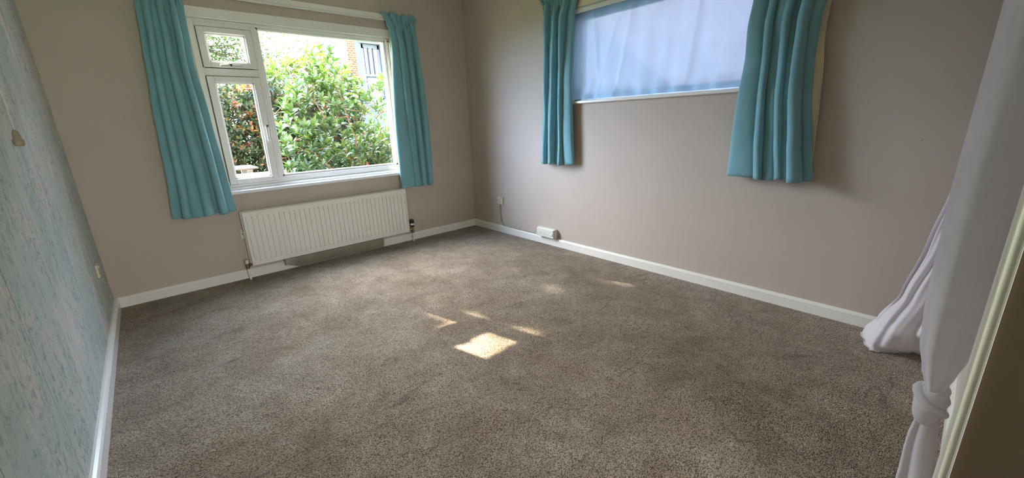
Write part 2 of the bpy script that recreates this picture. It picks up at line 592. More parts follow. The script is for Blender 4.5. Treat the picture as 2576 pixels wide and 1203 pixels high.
def baseboard(name, p0, p1, nrm, h=0.097, t=0.022):
    """profile swept from p0 to p1; nrm points into the room"""
    prof = [(0, 0), (t, 0), (t, h - 0.018), (t * 0.75, h - 0.007), (t * 0.35, h), (0, h)]
    b = MB()
    rows = [[(p[0] + nrm[0] * a, p[1] + nrm[1] * a, z) for a, z in prof] for p in (p0, p1)]
    b.grid([list(r) for r in zip(*rows)], smooth=False)
    b.add(rows[0], [tuple(range(6))]); b.add(rows[1], [tuple(range(6))[::-1]])
    return tag(b.build(name, 'gloss_white'), kind='structure')


baseboard('baseboard_back', (-LX, 0), (0, 0), (0, -1))
baseboard('baseboard_right', (0, 0), (0, SY), (-1, 0))
baseboard('baseboard_left', (-LX, 0), (-LX, -7.9), (1, 0), t=0.03)
baseboard('baseboard_rear', (JX + 0.03, SY), (0, SY), (0, 1))

# moulded architrave at the passage
b = MB()
prof = []
for k_ in range(9):
    th = -PI / 2 + PI * k_ / 8 * 0.5 - 0.0
    prof.append((JX - 0.0 - 0.010 * math.cos(PI / 2 * (1 - k_ / 8)), SY + 0.062 - 0.010 + 0.010 * math.sin(PI / 2 * (1 - k_ / 8))))
prof = [(JX + 0.04, SY + 0.0), (JX + 0.04, SY + 0.056), (JX + 0.012, SY + 0.061)] + prof + [
    (JX - 0.006, SY + 0.042), (JX - 0.002, SY + 0.040), (JX - 0.002, SY + 0.036), (JX - 0.012, SY + 0.0345),
    (JX - 0.013, SY + 0.031), (JX - 0.004, SY + 0.0290), (JX + 0.02, SY + 0.0285)]
rows = [[(x, y, z) for x, y in prof] for z in (0.0, CZ)]
b.grid([list(r) for r in zip(*rows)], smooth=False)
tag(b.build('trim_1', 'gloss_white'), 'white moulded door edge at the right of the view', kind='structure')


# ------------------------------------------------------------------ window 1 (garden window)
def frame_rect(b, x0, x1, z0, z1, y0, y1, wl, wr, wt, wb, bead=0.0):
    b.box((x0, y0, z0), (x0 + wl, y1, z1), bev=0.004); b.box((x1 - wr, y0, z0), (x1, y1, z1), bev=0.004)
    b.box((x0 + wl, y0, z1 - wt), (x1 - wr, y1, z1), bev=0.004); b.box((x0 + wl, y0, z0), (x1 - wr, y1, z0 + wb), bev=0.004)
    if bead:
        i0, i1, k0, k1 = x0 + wl, x1 - wr, z0 + wb, z1 - wt
        yb = (y0 + y1) / 2 - 0.012
        b.box((i0, yb, k0), (i0 + bead, y1 - 0.01, k1), bev=0.003); b.box((i1 - bead, yb, k0), (i1, y1 - 0.01, k1), bev=0.003)
        b.box((i0, yb, k0), (i1, y1 - 0.01, k0 + bead), bev=0.003); b.box((i0, yb, k1 - bead), (i1, y1 - 0.01, k1), bev=0.003)


win = empty('window_1', (-2.07, 0.05, 0.93), 'wide white garden window with one fixed pane, a casement and a fanlight', kind='structure')
F0, F1 = 0.045, 0.115
b = MB()
b.box((WX0, F0, 0.955), (-2.995, F1, WZ1), bev=0.004)
b.box((-1.135, F0, 0.955), (WX1, F1, WZ1), bev=0.004)
b.box((-2.995, F0, 2.49), (-1.135, F1, WZ1), bev=0.004)
b.box((-2.995, F0, 0.955), (-1.135, F1, 1.018), bev=0.004)
b.box((-2.545, F0, 1.018), (-2.498, F1, 2.49), bev=0.004)
b.box((-2.995, F0, 2.452), (-2.545, F1, 2.49), bev=0.004)
b.box((-2.995, F0, 2.022), (-2.545, F1, 2.092), bev=0.004)
# glazing bead of the fixed pane
for a_, c_ in (((-2.498, 0.058, 1.018), (-2.475, F1, 2.49)), ((-1.160, 0.058, 1.018), (-1.135, F1, 2.49)),
               ((-2.498, 0.058, 1.018), (-1.135, F1, 1.041)), ((-2.498, 0.058, 2.467), (-1.135, F1, 2.49))):
    b.box(a_, c_, bev=0.005)
b.box((WX0, 0.02, 0.93), (WX1, 0.06, 0.958), bev=0.006)
b.build('window_frame', 'upvc_white', win)
b = MB().box((WX0 - 0.03, -0.055, 0.893), (WX1 + 0.03, 0.10, 0.93), bev=0.007)
o = b.build('window_sill', 'sill_white', win); o['label'] = 'glossy white sill board'
b = MB().box((WX0 - 0.02, -0.010, 2.512), (WX1 + 0.02, 0.006, 2.602), bev=0.004)
b.build('head_board', 'gloss_white', win)
MB().box((WX1 - 0.012, 0.0, 0.95), (WX1, 0.045, 2.51)).build('reveal_lining', 'cream_paint', win)
MB().box((WX0, 0.0, 0.95), (WX0 + 0.012, 0.045, 2.51)).build('reveal_lining', 'cream_paint', win)
b = MB().box((-2.49, 0.088, 1.03), (-1.145, 0.094, 2.478))
b.build('pane', 'window_glass', win)
# casement and fanlight sashes
S0, S1 = 0.028, 0.10


def sash(name, x0, x1, z0, z1):
    b = MB()
    frame_rect(b, x0, x1, z0, z1, S0, S1, 0.058, 0.058, 0.050, 0.050, 0.014)
    s_ = b.build(name, 'upvc_white', win)
    g = MB()
    frame_rect(g, x0 - 0.003, x1 + 0.003, z0 - 0.003, z1 + 0.003, S0 + 0.010, S1 - 0.02, 0.008, 0.008, 0.008, 0.008)
    g.build('seal_gasket', 'seal', s_)
    p = MB().box((x0 + 0.05, 0.070, z0 + 0.05), (x1 - 0.05, 0.076, z1 - 0.05))
    p.build('pane', 'window_glass', s_)
    return s_


cs = sash('casement', -2.990, -2.548, 0.985, 2.018)
fl = sash('fanlight', -2.990, -2.548, 2.096, 2.449)
# casement handle
b = MB().box((-2.588, 0.016, 1.40), (-2.566, 0.029, 1.56), bev=0.004)
b.tube([(-2.577, 0.028, 1.535), (-2.577, -0.012, 1.535)], 0.012, 12)
b.tube([(-2.577, -0.004, 1.545), (-2.578, -0.014, 1.50), (-2.580, -0.016, 1.45), (-2.580, -0.014, 1.395)], [0.010, 0.009, 0.008, 0.007], 10)
hd = b.build('handle', 'plastic_white', cs); hd['label'] = 'white lever handle'
MB().tube([(-2.571, -0.008, 1.548), (-2.562, -0.012, 1.548)], 0.011, 12).build('lock_cylinder', 'dark_plastic', hd)
# fanlight handle and stay
b = MB().box((-2.87, 0.016, 2.108), (-2.68, 0.029, 2.130), bev=0.003)
b.tube([(-2.79, -0.012, 2.116), (-2.82, -0.016, 2.113), (-2.86, -0.014, 2.112)], [0.012, 0.010, 0.007], 10)
b.tube([(-2.79, 0.028, 2.120), (-2.79, -0.014, 2.120)], 0.013, 12)
hd = b.build('handle', 'plastic_white', fl)
MB().tube([(-2.782, -0.014, 2.120), (-2.770, -0.019, 2.120)], 0.012, 12).build('lock_cylinder', 'dark_plastic', hd)
# latch at the top right corner
b = MB().box((-1.150, 0.026, 2.505), (-1.10, 0.046, 2.545), bev=0.004)
b.box((-1.125, 0.020, 2.46), (-1.10, 0.046, 2.50), bev=0.004)
hk = b.build('corner_bracket', 'plastic_cream', win)
MB().tube([(-1.158, 0.047, 2.530), (-1.158, 0.030, 2.530)], 0.010, 10).build('screw', 'black', win)
MB().tube([(-1.118, 0.022, 2.478), (-1.118, 0.014, 2.478)], 0.007, 10).build('screw', 'black', hk)

# curtain batten and rail above it
rail = empty('curtain_rail', (-2.1, 0, 2.70), 'white curtain rail on a batten above the wide garden window', 'curtain rail')
MB().box((-3.60, -0.020, 2.715), (-0.80, 0.0, 2.765), bev=0.004).build('batten', 'gloss_white', rail)
b = MB().box((-3.55, -0.040, 2.690), (-0.82, -0.020, 2.712), bev=0.003)
b.build('track', 'plastic_white', rail)

# ------------------------------------------------------------------ window 2 (veiled, high)
win2 = empty('window_2', (0.08, (VY0 + VY1) / 2, VZ0), 'high white window veiled by a bluish white net', kind='structure')
b = MB()
X0, X1 = 0.10, 0.17
b.box((X0, VY0, VZ0), (X1, VY0 + 0.09, VZ1), bev=0.004); b.box((X0, VY1 - 0.10, VZ0), (X1, VY1, VZ1), bev=0.004)
b.box((X0, VY0, VZ0), (X1, VY1, VZ0 + 0.07), bev=0.004); b.box((X0, VY0, 2.49), (X1, VY1, VZ1), bev=0.004)
b.box((X0 - 0.015, VY0 + 0.09, 2.505), (X0, VY1 - 0.10, 2.520)); b.box((X0 - 0.015, VY0 + 0.09, 2.475), (X0, VY1 - 0.10, 2.49))
b.build('window_frame', 'upvc_white', win2)
MB().box((0.130, VY0 + 0.08, VZ0 + 0.06), (0.136, VY1 - 0.09, 2.495)).build('pane', 'window_glass', win2)
MB().box((-0.035, VY0 - 0.02, 1.660), (0.12, VY1 + 0.02, VZ0), bev=0.006).build('window_sill', 'gloss_white', win2)
MB().box((-0.028, VY0 - 0.02, 2.580), (0.0, VY1 + 0.02, 2.645), bev=0.005).build('head_board', 'cream_paint', win2)
rail2 = empty('net_curtain_rail', (0.0, (VY0 + VY1) / 2, 2.54), 'slim white rail holding the net at the top of the high window', 'curtain rail')
MB().box((-0.030, VY0, 2.528), (-0.004, VY1 - 0.002, 2.568), bev=0.005).build('rail_bar', 'plastic_white', rail2)
rail3 = empty('curtain_rail', (-0.03, -2.8, 2.72), 'white curtain rail on a batten above the high veiled window', 'curtain rail')
MB().box((-0.020, -4.30, 2.715), (0.0, -1.60, 2.765), bev=0.004).build('batten', 'gloss_white', rail3)
MB().box((-0.040, -4.28, 2.690), (-0.020, -1.61, 2.712), bev=0.003).build('track', 'plastic_white', rail3)

# net over window 2
rows = []
nr, nc = 60, 150
for i in range(nr + 1):
    vv = i / nr
    row = []
    for j in range(nc + 1):
        u_ = j / nc
        y = (VY1 - 0.005) + (VY0 + 0.01 - VY1 + 0.005) * u_
        z = 2.56 - (2.56 - 1.70) * vv
        sag = 0.0
        x = 0.020 + 0.006 * math.sin(u_ * 34 + 1.5 * math.sin(vv * 2)) + 0.006 * math.sin(u_ * 61 + vv * 3)
        # long slanting folds
        for c0, sl, a in ((0.40, -0.10, 0.016), (0.335, -0.16, 0.010), (0.72, -0.05, 0.014), (0.16, 0.04, 0.008), (0.56, 0.02, 0.006), (0.86, -0.05, 0.01)):
            d_ = (u_ - (c0 + sl * vv)) / 0.012
            x -= a * math.exp(-d_ * d_) * (1.0 - 0.35 * vv)
        # pooled hem
        pool = smooth(0.84, 0.97, vv)
        x -= pool * (0.022 + 0.014 * math.sin(u_ * 23 + 1) + 0.008 * math.sin(u_ * 71))
        if vv > 0.985: z = max(z, 1.694)
        row.append((x, y, z))
    rows.append(row)
b = MB().grid(rows)
tag(b.build('net_curtain', 'window_sheer', origin=(0.02, -2.8, 1.70)), 'thin bluish white net stretched over the high window', 'net curtain')


# ------------------------------------------------------------------ teal curtains
def posA(a, n, z): return (a, -n, z)
def posB(a, n, z): return (-n, a, z)


def curtain(pos, prof, z0, z1, ctop, cbot, label, seed, n0=0.05, amp=1.15, amax=0.12, lining=None, origin=None, leftflat=0):
    """prof rows: (z, left, right); ctop/cbot fold borders at top and hem"""
    rg = random.Random(seed)
    nf = len(ctop) - 1
    lean = [rg.choice((-1, 1)) * rg.uniform(0.5, 1.1) for _ in range(nf)]
    depth = [(1.25 if f % 2 else 0.42) * rg.uniform(0.85, 1.15) for f in range(nf)]
    R_ = 70; S_ = 16
    rows = []; zs = []
    for i in range(R_ + 1):
        t = i / R_
        t2 = t ** 1.35
        z = z1 + (z0 - z1) * t2
        L, Rr = interp(prof, z)
        W_ = Rr - L
        top = z1 - z
        tape = 0.085
        hdr = 1 - smooth(tape, tape + 0.22, top)           # 1 in header, 0 well below
        pinch = math.exp(-((top - tape) / 0.022) ** 2)
        row = []
        for f in range(nf):
            wobb = 0.006 * math.sin(z * 3.1 + f * 1.7 + seed)
            a0 = ctop[f] + (cbot[f] - ctop[f]) * t2; a1 = ctop[f + 1] + (cbot[f + 1] - ctop[f + 1]) * t2
            wd = (a1 - a0) * abs(W_)
            A = min(amp * wd, amax) * depth[f]
            kk = S_ if f == nf - 1 else S_ - 1
            for s_ in range(kk + 1 if f == nf - 1 else kk + 1):
                if f < nf - 1 and s_ == S_: break
                th = PI * s_ / S_
                q = s_ / S_ - (0.20 * (1 - 0.85 * hdr)) * math.sin(2 * th) + 0.16 * lean[f] * (1 - hdr) * math.sin(th) ** 2
                n = n0 + A * (abs(math.sin(th)) ** 0.8) * (1 - 0.45 * hdr) * (1 - 0.5 * pinch)
                # pencil pleats in the header
                pl = math.sin(th * 4 + f) * 0.009 * hdr
                n += pl
                n += 0.004 * math.sin(z * 9 + f * 2.2 + th) * (1 - hdr) + wobb
                a_ = L + W_ * (a0 + (a1 - a0) * q) + 0.012 * hdr * math.sin(th * 2 + f * 2.1 + top * 40) * (1 - pinch)
                if abs(top - (z1 - z0) + 0.085) < 0.008:
                    n -= 0.0025
                zz = z
                if i == 0: zz += 0.010 * math.sin(th * 4 + f)
                if i == R_: zz += 0.006 * math.sin(f * 1.9 + th)
                row.append(pos(a_, max(n, 0.052), zz))
        rows.append(row); zs.append(z)
    org = origin or pos((prof[0][1] + prof[0][2]) / 2, n0, z0)
    e_ = empty('curtain', org, label, 'curtain', 'pleated teal curtains hung beside the two windows')
    MB().grid(rows).build('curtain_panel', 'teal_cloth', e_, solid=0.003)
    # lining
    lp = lining or [(z0, prof[0][1], prof[0][2]), (z1, prof[-1][1], prof[-1][2])]
    rows = []
    for i in range(41):
        t = i / 40
        z = (z1 - 0.115) + (z0 + 0.03 - z1 + 0.115) * t
        if lining:
            L, Rr = interp(lining, z)
        else:
            L, Rr = interp(prof, z)
            d_ = (Rr - L) * 0.03
            L += d_; Rr -= d_
        rows.append([pos(L + (Rr - L) * j / 60, 0.046 + 0.004 * math.sin(j * 0.7 + seed), z) for j in range(61)])
    ln = MB().grid(rows).build('lining', 'lining_cloth', e_)
    ln['label'] = 'cream lining cloth'
    return e_


curtain(posA, [(0.74, -3.505, -3.01), (1.14, -3.471, -3.024), (1.65, -3.447, -3.045), (2.1, -3.41, -3.072), (2.4, -3.385, -3.06), (2.77, -3.36, -3.05)],
        0.735, 2.775, [0, .13, .28, .42, .56, .70, .84, 1], [0, .15, .27, .48, .66, .73, .86, 1],
        'teal curtain left of the wide garden window, hanging past the sill', 3, n0=0.06)
curtain(posA, [(0.73, -1.188, -0.705), (1.4, -1.184, -0.704), (2.04, -1.146, -0.725), (2.42, -1.112, -0.755), (2.60, -1.128, -0.764), (2.68, -1.15, -0.76), (2.755, -1.20, -0.745)],
        0.725, 2.765, [0, .20, .34, .48, .62, .75, .88, 1], [0, .40, .50, .62, .72, .80, .90, 1],
        'teal curtain right of the wide garden window, nearest the far corner', 5, n0=0.055)
curtain(posB, [(1.02, -1.495, -1.991), (1.7, -1.53, -1.963), (2.28, -1.550, -1.975), (2.5, -1.557, -1.984), (2.62, -1.560, -2.01), (2.77, -1.50, -2.06)],
        1.015, 2.78, [0, .10, .24, .38, .52, .66, .80, 1], [0, .09, .19, .33, .47, .60, .71, 1],
        'teal curtain at the left end of the high veiled window', 11, n0=0.05)
curtain(posB, [(1.02, -3.622, -4.191), (1.28, -3.625, -4.15), (1.63, -3.64, -4.10), (1.88, -3.66, -4.084), (2.1, -3.655, -4.09), (2.28, -3.674, -4.12), (2.77, -3.68, -4.18)],
        1.01, 2.78, [0, .18, .30, .44, .58, .70, .86, 1], [0, .34, .44, .58, .66, .76, .90, 1],
        'wide teal curtain at the right end of the high window, splayed at its hem', 21, n0=0.055, amax=0.11,
        lining=[(1.04, -3.68, -4.165), (1.17, -3.68, -4.172), (1.45, -3.70, -4.162), (1.70, -3.70, -4.150), (2.0, -3.72, -4.124), (2.2, -3.72, -4.130), (2.68, -3.72, -4.18)])

# ------------------------------------------------------------------ radiator
RX0, RX1, RZ0, RZ1 = -2.974, -1.147, 0.138, 0.714
rad = empty('radiator', (-2.06, -0.06, 0.0), 'long white ribbed panel radiator under the wide window', 'radiator')
YF = -0.1


def rad_panel(yf, name):
    b = MB()
    m0, m1 = RX0 + 0.028, RX1 - 0.028
    npitch = 35
    pitch = (m1 - m0) / npitch
    xs = [RX0, RX0 + 0.006]
    ys = [(0.012, 0.012), (0.0, 0.0)]
    for k_ in range(npitch + 1):
        xc = m0 + k_ * pitch
        for dx, dd in ((-0.0055, 0.0), (-0.0035, 0.012), (0.0035, 0.012), (0.0055, 0.0)):
            xs.append(xc + dx); ys.append((0.0, dd))
        if k_ < npitch:
            xs.append(xc + pitch * 0.5); ys.append((0.0, -0.002))
    xs += [RX1 - 0.006, RX1]; ys += [(0.0, 0.0), (0.012, 0.012)]
    zl = [(RZ0, 0.010), (RZ0 + 0.006, 0.0), (RZ0 + 0.050, 0.0), (RZ0 + 0.062, 1), (RZ1 - 0.066, 1), (RZ1 - 0.054, 0.0), (RZ1 - 0.010, 0.0), (RZ1 - 0.003, 0.004), (RZ1, 0.012)]
    rows = []
    for z, mode in zl:
        row = []
        for x, (flat, groove) in zip(xs, ys):
            if mode == 1: y = yf + groove
            elif mode == 0.0: y = yf + flat
            else: y = yf + max(flat, mode)
            row.append((x, y, z))
        rows.append(row)
    b.grid(rows, smooth=False)
    b.box((RX0, yf + 0.0125, RZ0), (RX1, yf + 0.018, RZ1))
    return b.build(name, 'radiator_white', rad)


rad_panel(YF, 'front_panel')
b = MB()
b.box((RX0 + 0.01, YF + 0.019, RZ0 + 0.02), (RX1 - 0.01, YF + 0.040, RZ1 - 0.012))
b.box((RX0 - 0.008, YF + 0.046, RZ0 + 0.01), (RX1 + 0.004, YF + 0.066, RZ1 + 0.004), bev=0.004)
b.build('rear_panel', 'radiator_white', rad)
for xx in (RX0 + 0.25, RX1 - 0.3):
    MB().box((xx, YF + 0.068, RZ1 - 0.14), (xx + 0.04, -0.002, RZ1 - 0.04)).build('wall_bracket', 'radiator_white', rad)

# thermostatic valve, right
vx, vy = -1.098, -0.08
vr = empty('thermostatic_valve', (vx, vy, 0), 'dark thermostatic valve and pipe at the right end of the radiator', 'radiator valve')
MB().tube([(vx, vy, 0.0), (vx, vy, 0.13)], 0.009, 12).build('pipe', 'gloss_white', vr)
b = MB().tube([(vx, vy, 0.12), (vx, vy, 0.20)], 0.016, 12)
b.tube([(vx, vy, 0.165), (RX1 - 0.002, vy + 0.018, 0.165)], 0.013, 10); b.tube([(vx - 0.02, vy + 0.004, 0.165), (vx - 0.035, vy + 0.009, 0.165)], 0.019, 6)
b.tube([(vx, vy, 0.115), (vx, vy, 0.14)], 0.020, 6)
b.build('valve_body', 'brass', vr)
b = MB().tube([(vx, vy, 0.195), (vx, vy, 0.205), (vx, vy, 0.285), (vx, vy, 0.30)], [0.020, 0.027, 0.025, 0.018], 20)
for k_ in range(10):
    th = 2 * PI * k_ / 10
    b.tube([(vx + 0.026 * math.cos(th), vy + 0.026 * math.sin(th), 0.25), (vx + 0.024 * math.cos(th), vy + 0.024 * math.sin(th), 0.292)], 0.004, 6)
vh = b.build('valve_head', 'dark_plastic', vr)
MB().tube([(vx, vy, 0.222), (vx, vy, 0.246)], 0.0275, 20).build('dial_band', 'plastic_white', vh)
# lockshield, left
vx, vy = -3.016, -0.08
vl = empty('lockshield_valve', (vx, vy, 0), 'small cream capped valve and pipe at the left end of the radiator', 'radiator valve')
MB().tube([(vx + 0.004, vy, 0.0), (vx, vy, 0.14)], 0.011, 12).build('pipe', 'gloss_white', vl)
b = MB().tube([(vx, vy, 0.125), (vx, vy, 0.175)], 0.015, 12)
b.tube([(vx, vy, 0.155), (RX0 + 0.002, vy + 0.016, 0.155)], 0.010, 10); b.tube([(vx + 0.012, vy + 0.004, 0.155), (vx + 0.026, vy + 0.009, 0.155)], 0.018, 6)
b.tube([(vx, vy, 0.12), (vx, vy, 0.14)], 0.019, 6)
b.build('valve_body', 'brass', vl)
MB().tube([(vx, vy, 0.172), (vx, vy, 0.178), (vx, vy, 0.212), (vx, vy, 0.216)], [0.014, 0.017, 0.016, 0.012], 16).build('cap', 'cream_paint', vl)

# perforated metal strip below the radiator
st = empty('mesh_strip', (-2.08, -0.06, 0.0), 'dark expanded metal mesh strip standing on the carpet below the radiator', 'metal mesh')
b = MB(); bk = MB()
mx0, mx1 = -2.665, -1.515


def mesh_pt(x, s_):
    """s_ 0 bottom .. 1 top; the left end curls up off the floor"""
    lo = 0.006 + 0.052 * (1 - smooth(mx0, mx0 + 0.17, x))
    hi = 0.134
    z = lo + (hi - lo) * s_
    return Vector((x, -0.058 - 0.030 * math.sin(s_ * PI * 0.5), z))


nx, nz = 72, 10
px = (mx1 - mx0) / nx
for i in range(nx):
    for k_ in range(nz):
        z_a, z_b = k_ / nz, (k_ + 1) / nz
        x0 = mx0 + i * px
        if k_ % 2 == 0:
            segs = ((x0, z_a, x0 + px * 0.5, z_b), (x0 + px, z_a, x0 + px * 0.5, z_b))
        else:
            segs = ((x0 + px * 0.5, z_a, x0, z_b), (x0 + px * 0.5, z_a, x0 + px, z_b))
        for xa, za, xb, zb in segs:
            p = mesh_pt(min(max(xa, mx0), mx1), za); q = mesh_pt(min(max(xb, mx0), mx1), zb)
            h = Vector((0, 0, 0.0036)); d_ = Vector((0, -0.002, 0))
            b.add([p - h, q - h, q + h, p + h, p - h + d_ * 2, q - h + d_ * 2, q + h + d_, p + h + d_], [(4, 5, 6, 7), (0, 3, 2, 1), (3, 7, 6, 2), (0, 1, 5, 4)])
b.build('expanded_mesh', 'mesh_wire', st)
rows = [[mesh_pt(mx0 + (mx1 - mx0) * i / 40, s_) + Vector((0, 0.010, 0)) for i in range(41)] for s_ in (0, .25, .5, .75, 1)]
bk.grid(rows).build('backing', 'black', st, solid=0.003)


# ------------------------------------------------------------------ sockets
def holes(par, cy, cz, x, s_=1.0):
    for dy, dz, w_, h_ in ((0, 0.018, 0.006, 0.011), (-0.014, -0.010, 0.008, 0.006), (0.014, -0.010, 0.008, 0.006)):
        MB().box((x - 0.0012, cy + dy * s_ - w_ / 2 * s_, cz + dz * s_ - h_ / 2 * s_), (x + 0.0012, cy + dy * s_ + w_ / 2 * s_, cz + dz * s_ + h_ / 2 * s_)).build('pin_hole', 'black', par)


sk = empty('wall_socket', (0, -0.63, 0.40), 'cream single socket outlet on the right hand wall near the corner', 'socket outlet')
b = MB().box((-0.016, -0.690, 0.400), (0, -0.572, 0.508), bev=0.005)
b.build('face_plate', 'plastic_cream', sk)
holes(sk, -0.625, 0.448, -0.016, 1.25)
for yy in (-0.590, -0.680):
    MB().tube([(-0.015, yy, 0.454), (-0.019, yy, 0.454)], 0.004, 8).build('screw', 'seal', sk)
MB().box((-0.021, -0.672, 0.468), (-0.016, -0.654, 0.492), bev=0.002).build('rocker_switch', 'plastic_cream', sk)

# cable from it to the long socket box, lying on the skirting
pts = [(-0.010, -0.622, 0.400), (-0.010, -0.620, 0.33), (-0.012, -0.622, 0.25), (-0.012, -0.628, 0.18), (-0.014, -0.650, 0.135), (-0.014, -0.69, 0.112), (-0.014, -0.76, 0.106)]
n_ = 9
for i in range(n_ + 1):
    y = -0.80 - (1.37 - 0.80) * i / n_
    pts.append((-0.013 + 0.002 * math.sin(i * 2.1), y, 0.1045 + 0.0022 * math.sin(i * 1.7)))
b = MB().tube(pts, 0.0075, 8)
cb = tag(b.build('power_cable', 'cable_cream', origin=(-0.012, -0.9, 0.10)), 'cream cable dropping from the corner socket and running along the skirting', 'cable')
# wider painted trunking beside the drop
for (y, z) in ((-0.622, 0.365), (-0.70, 0.112), (-0.86, 0.106), (-1.02, 0.106), (-1.18, 0.106), (-1.33, 0.106)):
    MB().box((-0.022, y - 0.007, z - 0.007 if z > 0.2 else 0.098), (-0.001, y + 0.007, z + 0.007 if z > 0.2 else 0.114), bev=0.002).build('cable_clip', 'cable_cream', cb)

bx = empty('socket_box', (-0.03, -1.56, 0.11), 'long white triple socket box fixed just above the skirting', 'socket outlet')
b = MB().box((-0.052, -1.690, 0.1015), (0, -1.395, 0.215), bev=0.006)
b.box((-0.072, -1.685, 0.106), (-0.0515, -1.40, 0.210), bev=0.005)
b.build('box_body', 'plastic_white', bx)
for cy in (-1.475, -1.540, -1.610):
    holes(bx, cy, 0.150, -0.072, 0.9)
MB().box((-0.078, -1.672, 0.135), (-0.071, -1.652, 0.165), bev=0.002).build('fuse_cover', 'plastic_white', bx)
for y in (-1.420, -1.645):
    MB().tube([(-0.071, y, 0.135), (-0.075, y, 0.135)], 0.0035, 8).build('screw', 'seal', bx)
MB().box((-0.030, -1.396, 0.1005), (-0.004, -1.345, 0.118), bev=0.003).build('cable_entry', 'plastic_white', bx)

# socket peeking out behind the radiator
sk = empty('wall_socket', (-2.95, 0, 0.42), 'cream socket plate on the window wall half behind the radiator', 'socket outlet')
MB().box((-3.012, -0.014, 0.425), (-2.86, 0, 0.532), bev=0.004).build('face_plate', 'plastic_cream', sk)
MB().box((-2.985, -0.018, 0.508), (-2.965, -0.0135, 0.528)).build('rocker_switch', 'dark_plastic', sk)
MB().tube([(-2.990, -0.0135, 0.478), (-2.990, -0.017, 0.478)], 0.005, 8).build('pin_hole', 'black', sk)
MB().tube([(-3.002, -0.0135, 0.515), (-3.002, -0.016, 0.515)], 0.003, 8).build('screw', 'seal', sk)

# socket on the papered wall
sk = empty('wall_socket', (-LX, -0.46, 0.42), 'cream socket plate on the teal wallpaper near the corner', 'socket outlet')
MB().box((-LX, -0.515, 0.430), (-LX + 0.014, -0.405, 0.535), bev=0.004).build('face_plate', 'plastic_cream', sk)
for cy in (-0.46,):
    MB().box((-LX + 0.0135, cy - 0.008, 0.500), (-LX + 0.018, cy + 0.008, 0.520), bev=0.001).build('rocker_switch', 'plastic_white', sk)
    holes(sk, cy, 0.465, -LX + 0.0142, 1.0)

# pull cord
PX, PY = -3.96, -2.33
pc = empty('pull_cord', (PX, PY, 1.47), 'light pull cord ending in a small acorn beside the teal wallpaper', 'pull cord')
MB().tube([(PX, PY, CZ), (PX, PY, 2.2), (PX + 0.001, PY, 1.53)], 0.0022, 6).build('cord', 'cord', pc)
MB().tube([(PX, PY, 1.475), (PX, PY, 1.479), (PX, PY, 1.500), (PX, PY, 1.503), (PX, PY, 1.53), (PX, PY, 1.54)], [0.012, 0.016, 0.017, 0.013, 0.010, 0.004], 14).build('acorn', 'acorn', pc)
MB().tube([(PX, PY, CZ), (PX, PY, CZ - 0.03)], 0.035, 16).build('ceiling_boss', 'plastic_white', pc)

# ------------------------------------------------------------------ white voile curtains at the rear wall
pole = empty('curtain_pole', (-1.0, SY + 0.10, 2.62), 'white pole carrying the white voile curtains by the rear wall', 'curtain pole')
MB().tube([(JX + 0.03, SY + 0.10, 2.62), (-0.02, SY + 0.10, 2.62)], 0.014, 14).build('rod', 'gloss_white', pole)
for xx in (JX + 0.10, -0.06):
    MB().tube([(xx, SY, 2.62), (xx, SY + 0.10, 2.62)], 0.010, 10).build('bracket', 'gloss_white', pole)


def loop_panel(rows_def, ncol=120, nf=9, seed=0, nrow=70):
    """rows_def: (z, cx, cy, half length along x, half depth along y, fold depth) -> a gathered bundle of cloth seen as a closed wavy loop"""
    rg = random.Random(seed)
    ph = [rg.uniform(0, 6.28) for _ in range(4)]
    zs = [r[0] for r in rows_def]
    rows = []
    for i in range(nrow + 1):
        z = zs[0] + (zs[-1] - zs[0]) * i / nrow
        cx, cy, hx, hy, fd = interp(rows_def, z)
        row = []
        for j in range(ncol + 1):
            th = 2 * PI * j / ncol
            wv = fd * (math.sin(nf * th + ph[0] + 0.5 * math.sin(z * 2 + ph[1])) + 0.45 * math.sin((nf * 2 - 3) * th + ph[2]))
            r_ = 1.0
            ex = 0.75
            ct, st_ = math.cos(th), math.sin(th)
            x = cx + (hx + wv) * math.copysign(abs(ct) ** ex, ct)
            y = cy + (hy + wv * 0.5) * math.copysign(abs(st_) ** ex, st_)
            row.append((x, y, z))
        rows.append(row)
    return rows


kx, ky = -1.60, -4.998
fc = empty('voile_curtain', (kx, ky, 0.0), 'white voile curtain tied in a low knot beside the door moulding', 'voile curtain', 'white voile curtains at the right')
body = [(2.598, -1.60, -5.005, 0.26, 0.055, 0.008), (2.2, -1.60, -5.000, 0.25, 0.075, 0.010), (1.75, -1.60, -4.995, 0.22, 0.078, 0.010), (1.25, -1.60, -4.992, 0.18, 0.082, 0.009),
        (0.85, -1.60, -4.995, 0.13, 0.078, 0.008), (0.68, -1.60, -4.996, 0.085, 0.066, 0.007), (0.57, -1.60, -4.997, 0.042, 0.044, 0.005), (0.50, kx, -4.998, 0.024, 0.024, 0.003), (0.44, kx, ky, 0.018, 0.018, 0.002)]
MB().grid(loop_panel(body, nf=5, seed=2)).build('drape', 'white_voile', fc)
tail = [(0.45, kx, ky, 0.018, 0.018, 0.002), (0.40, kx, ky, 0.020, 0.024, 0.003), (0.36, kx, -5.000, 0.026, 0.030, 0.004), (0.27, -1.60, -5.002, 0.040, 0.040, 0.006),
        (0.12, -1.60, -5.014, 0.065, 0.050, 0.008), (0.012, -1.60, -5.020, 0.085, 0.056, 0.010)]
rr = loop_panel(tail, nf=5, seed=5, nrow=34)
for i, row in enumerate(rr):      # hem dips and rises round the tail
    k_ = smooth(0.6, 1.0, i / 34)
    rr[i] = [(x, y, z + k_ * 0.10 * max(0, (y + 5.02) / 0.055) * (0.8 if x < -1.6 else 0.3)) for x, y, z in row]
tl = MB().grid(rr).build('tail', 'white_voile', fc, solid=0.002)
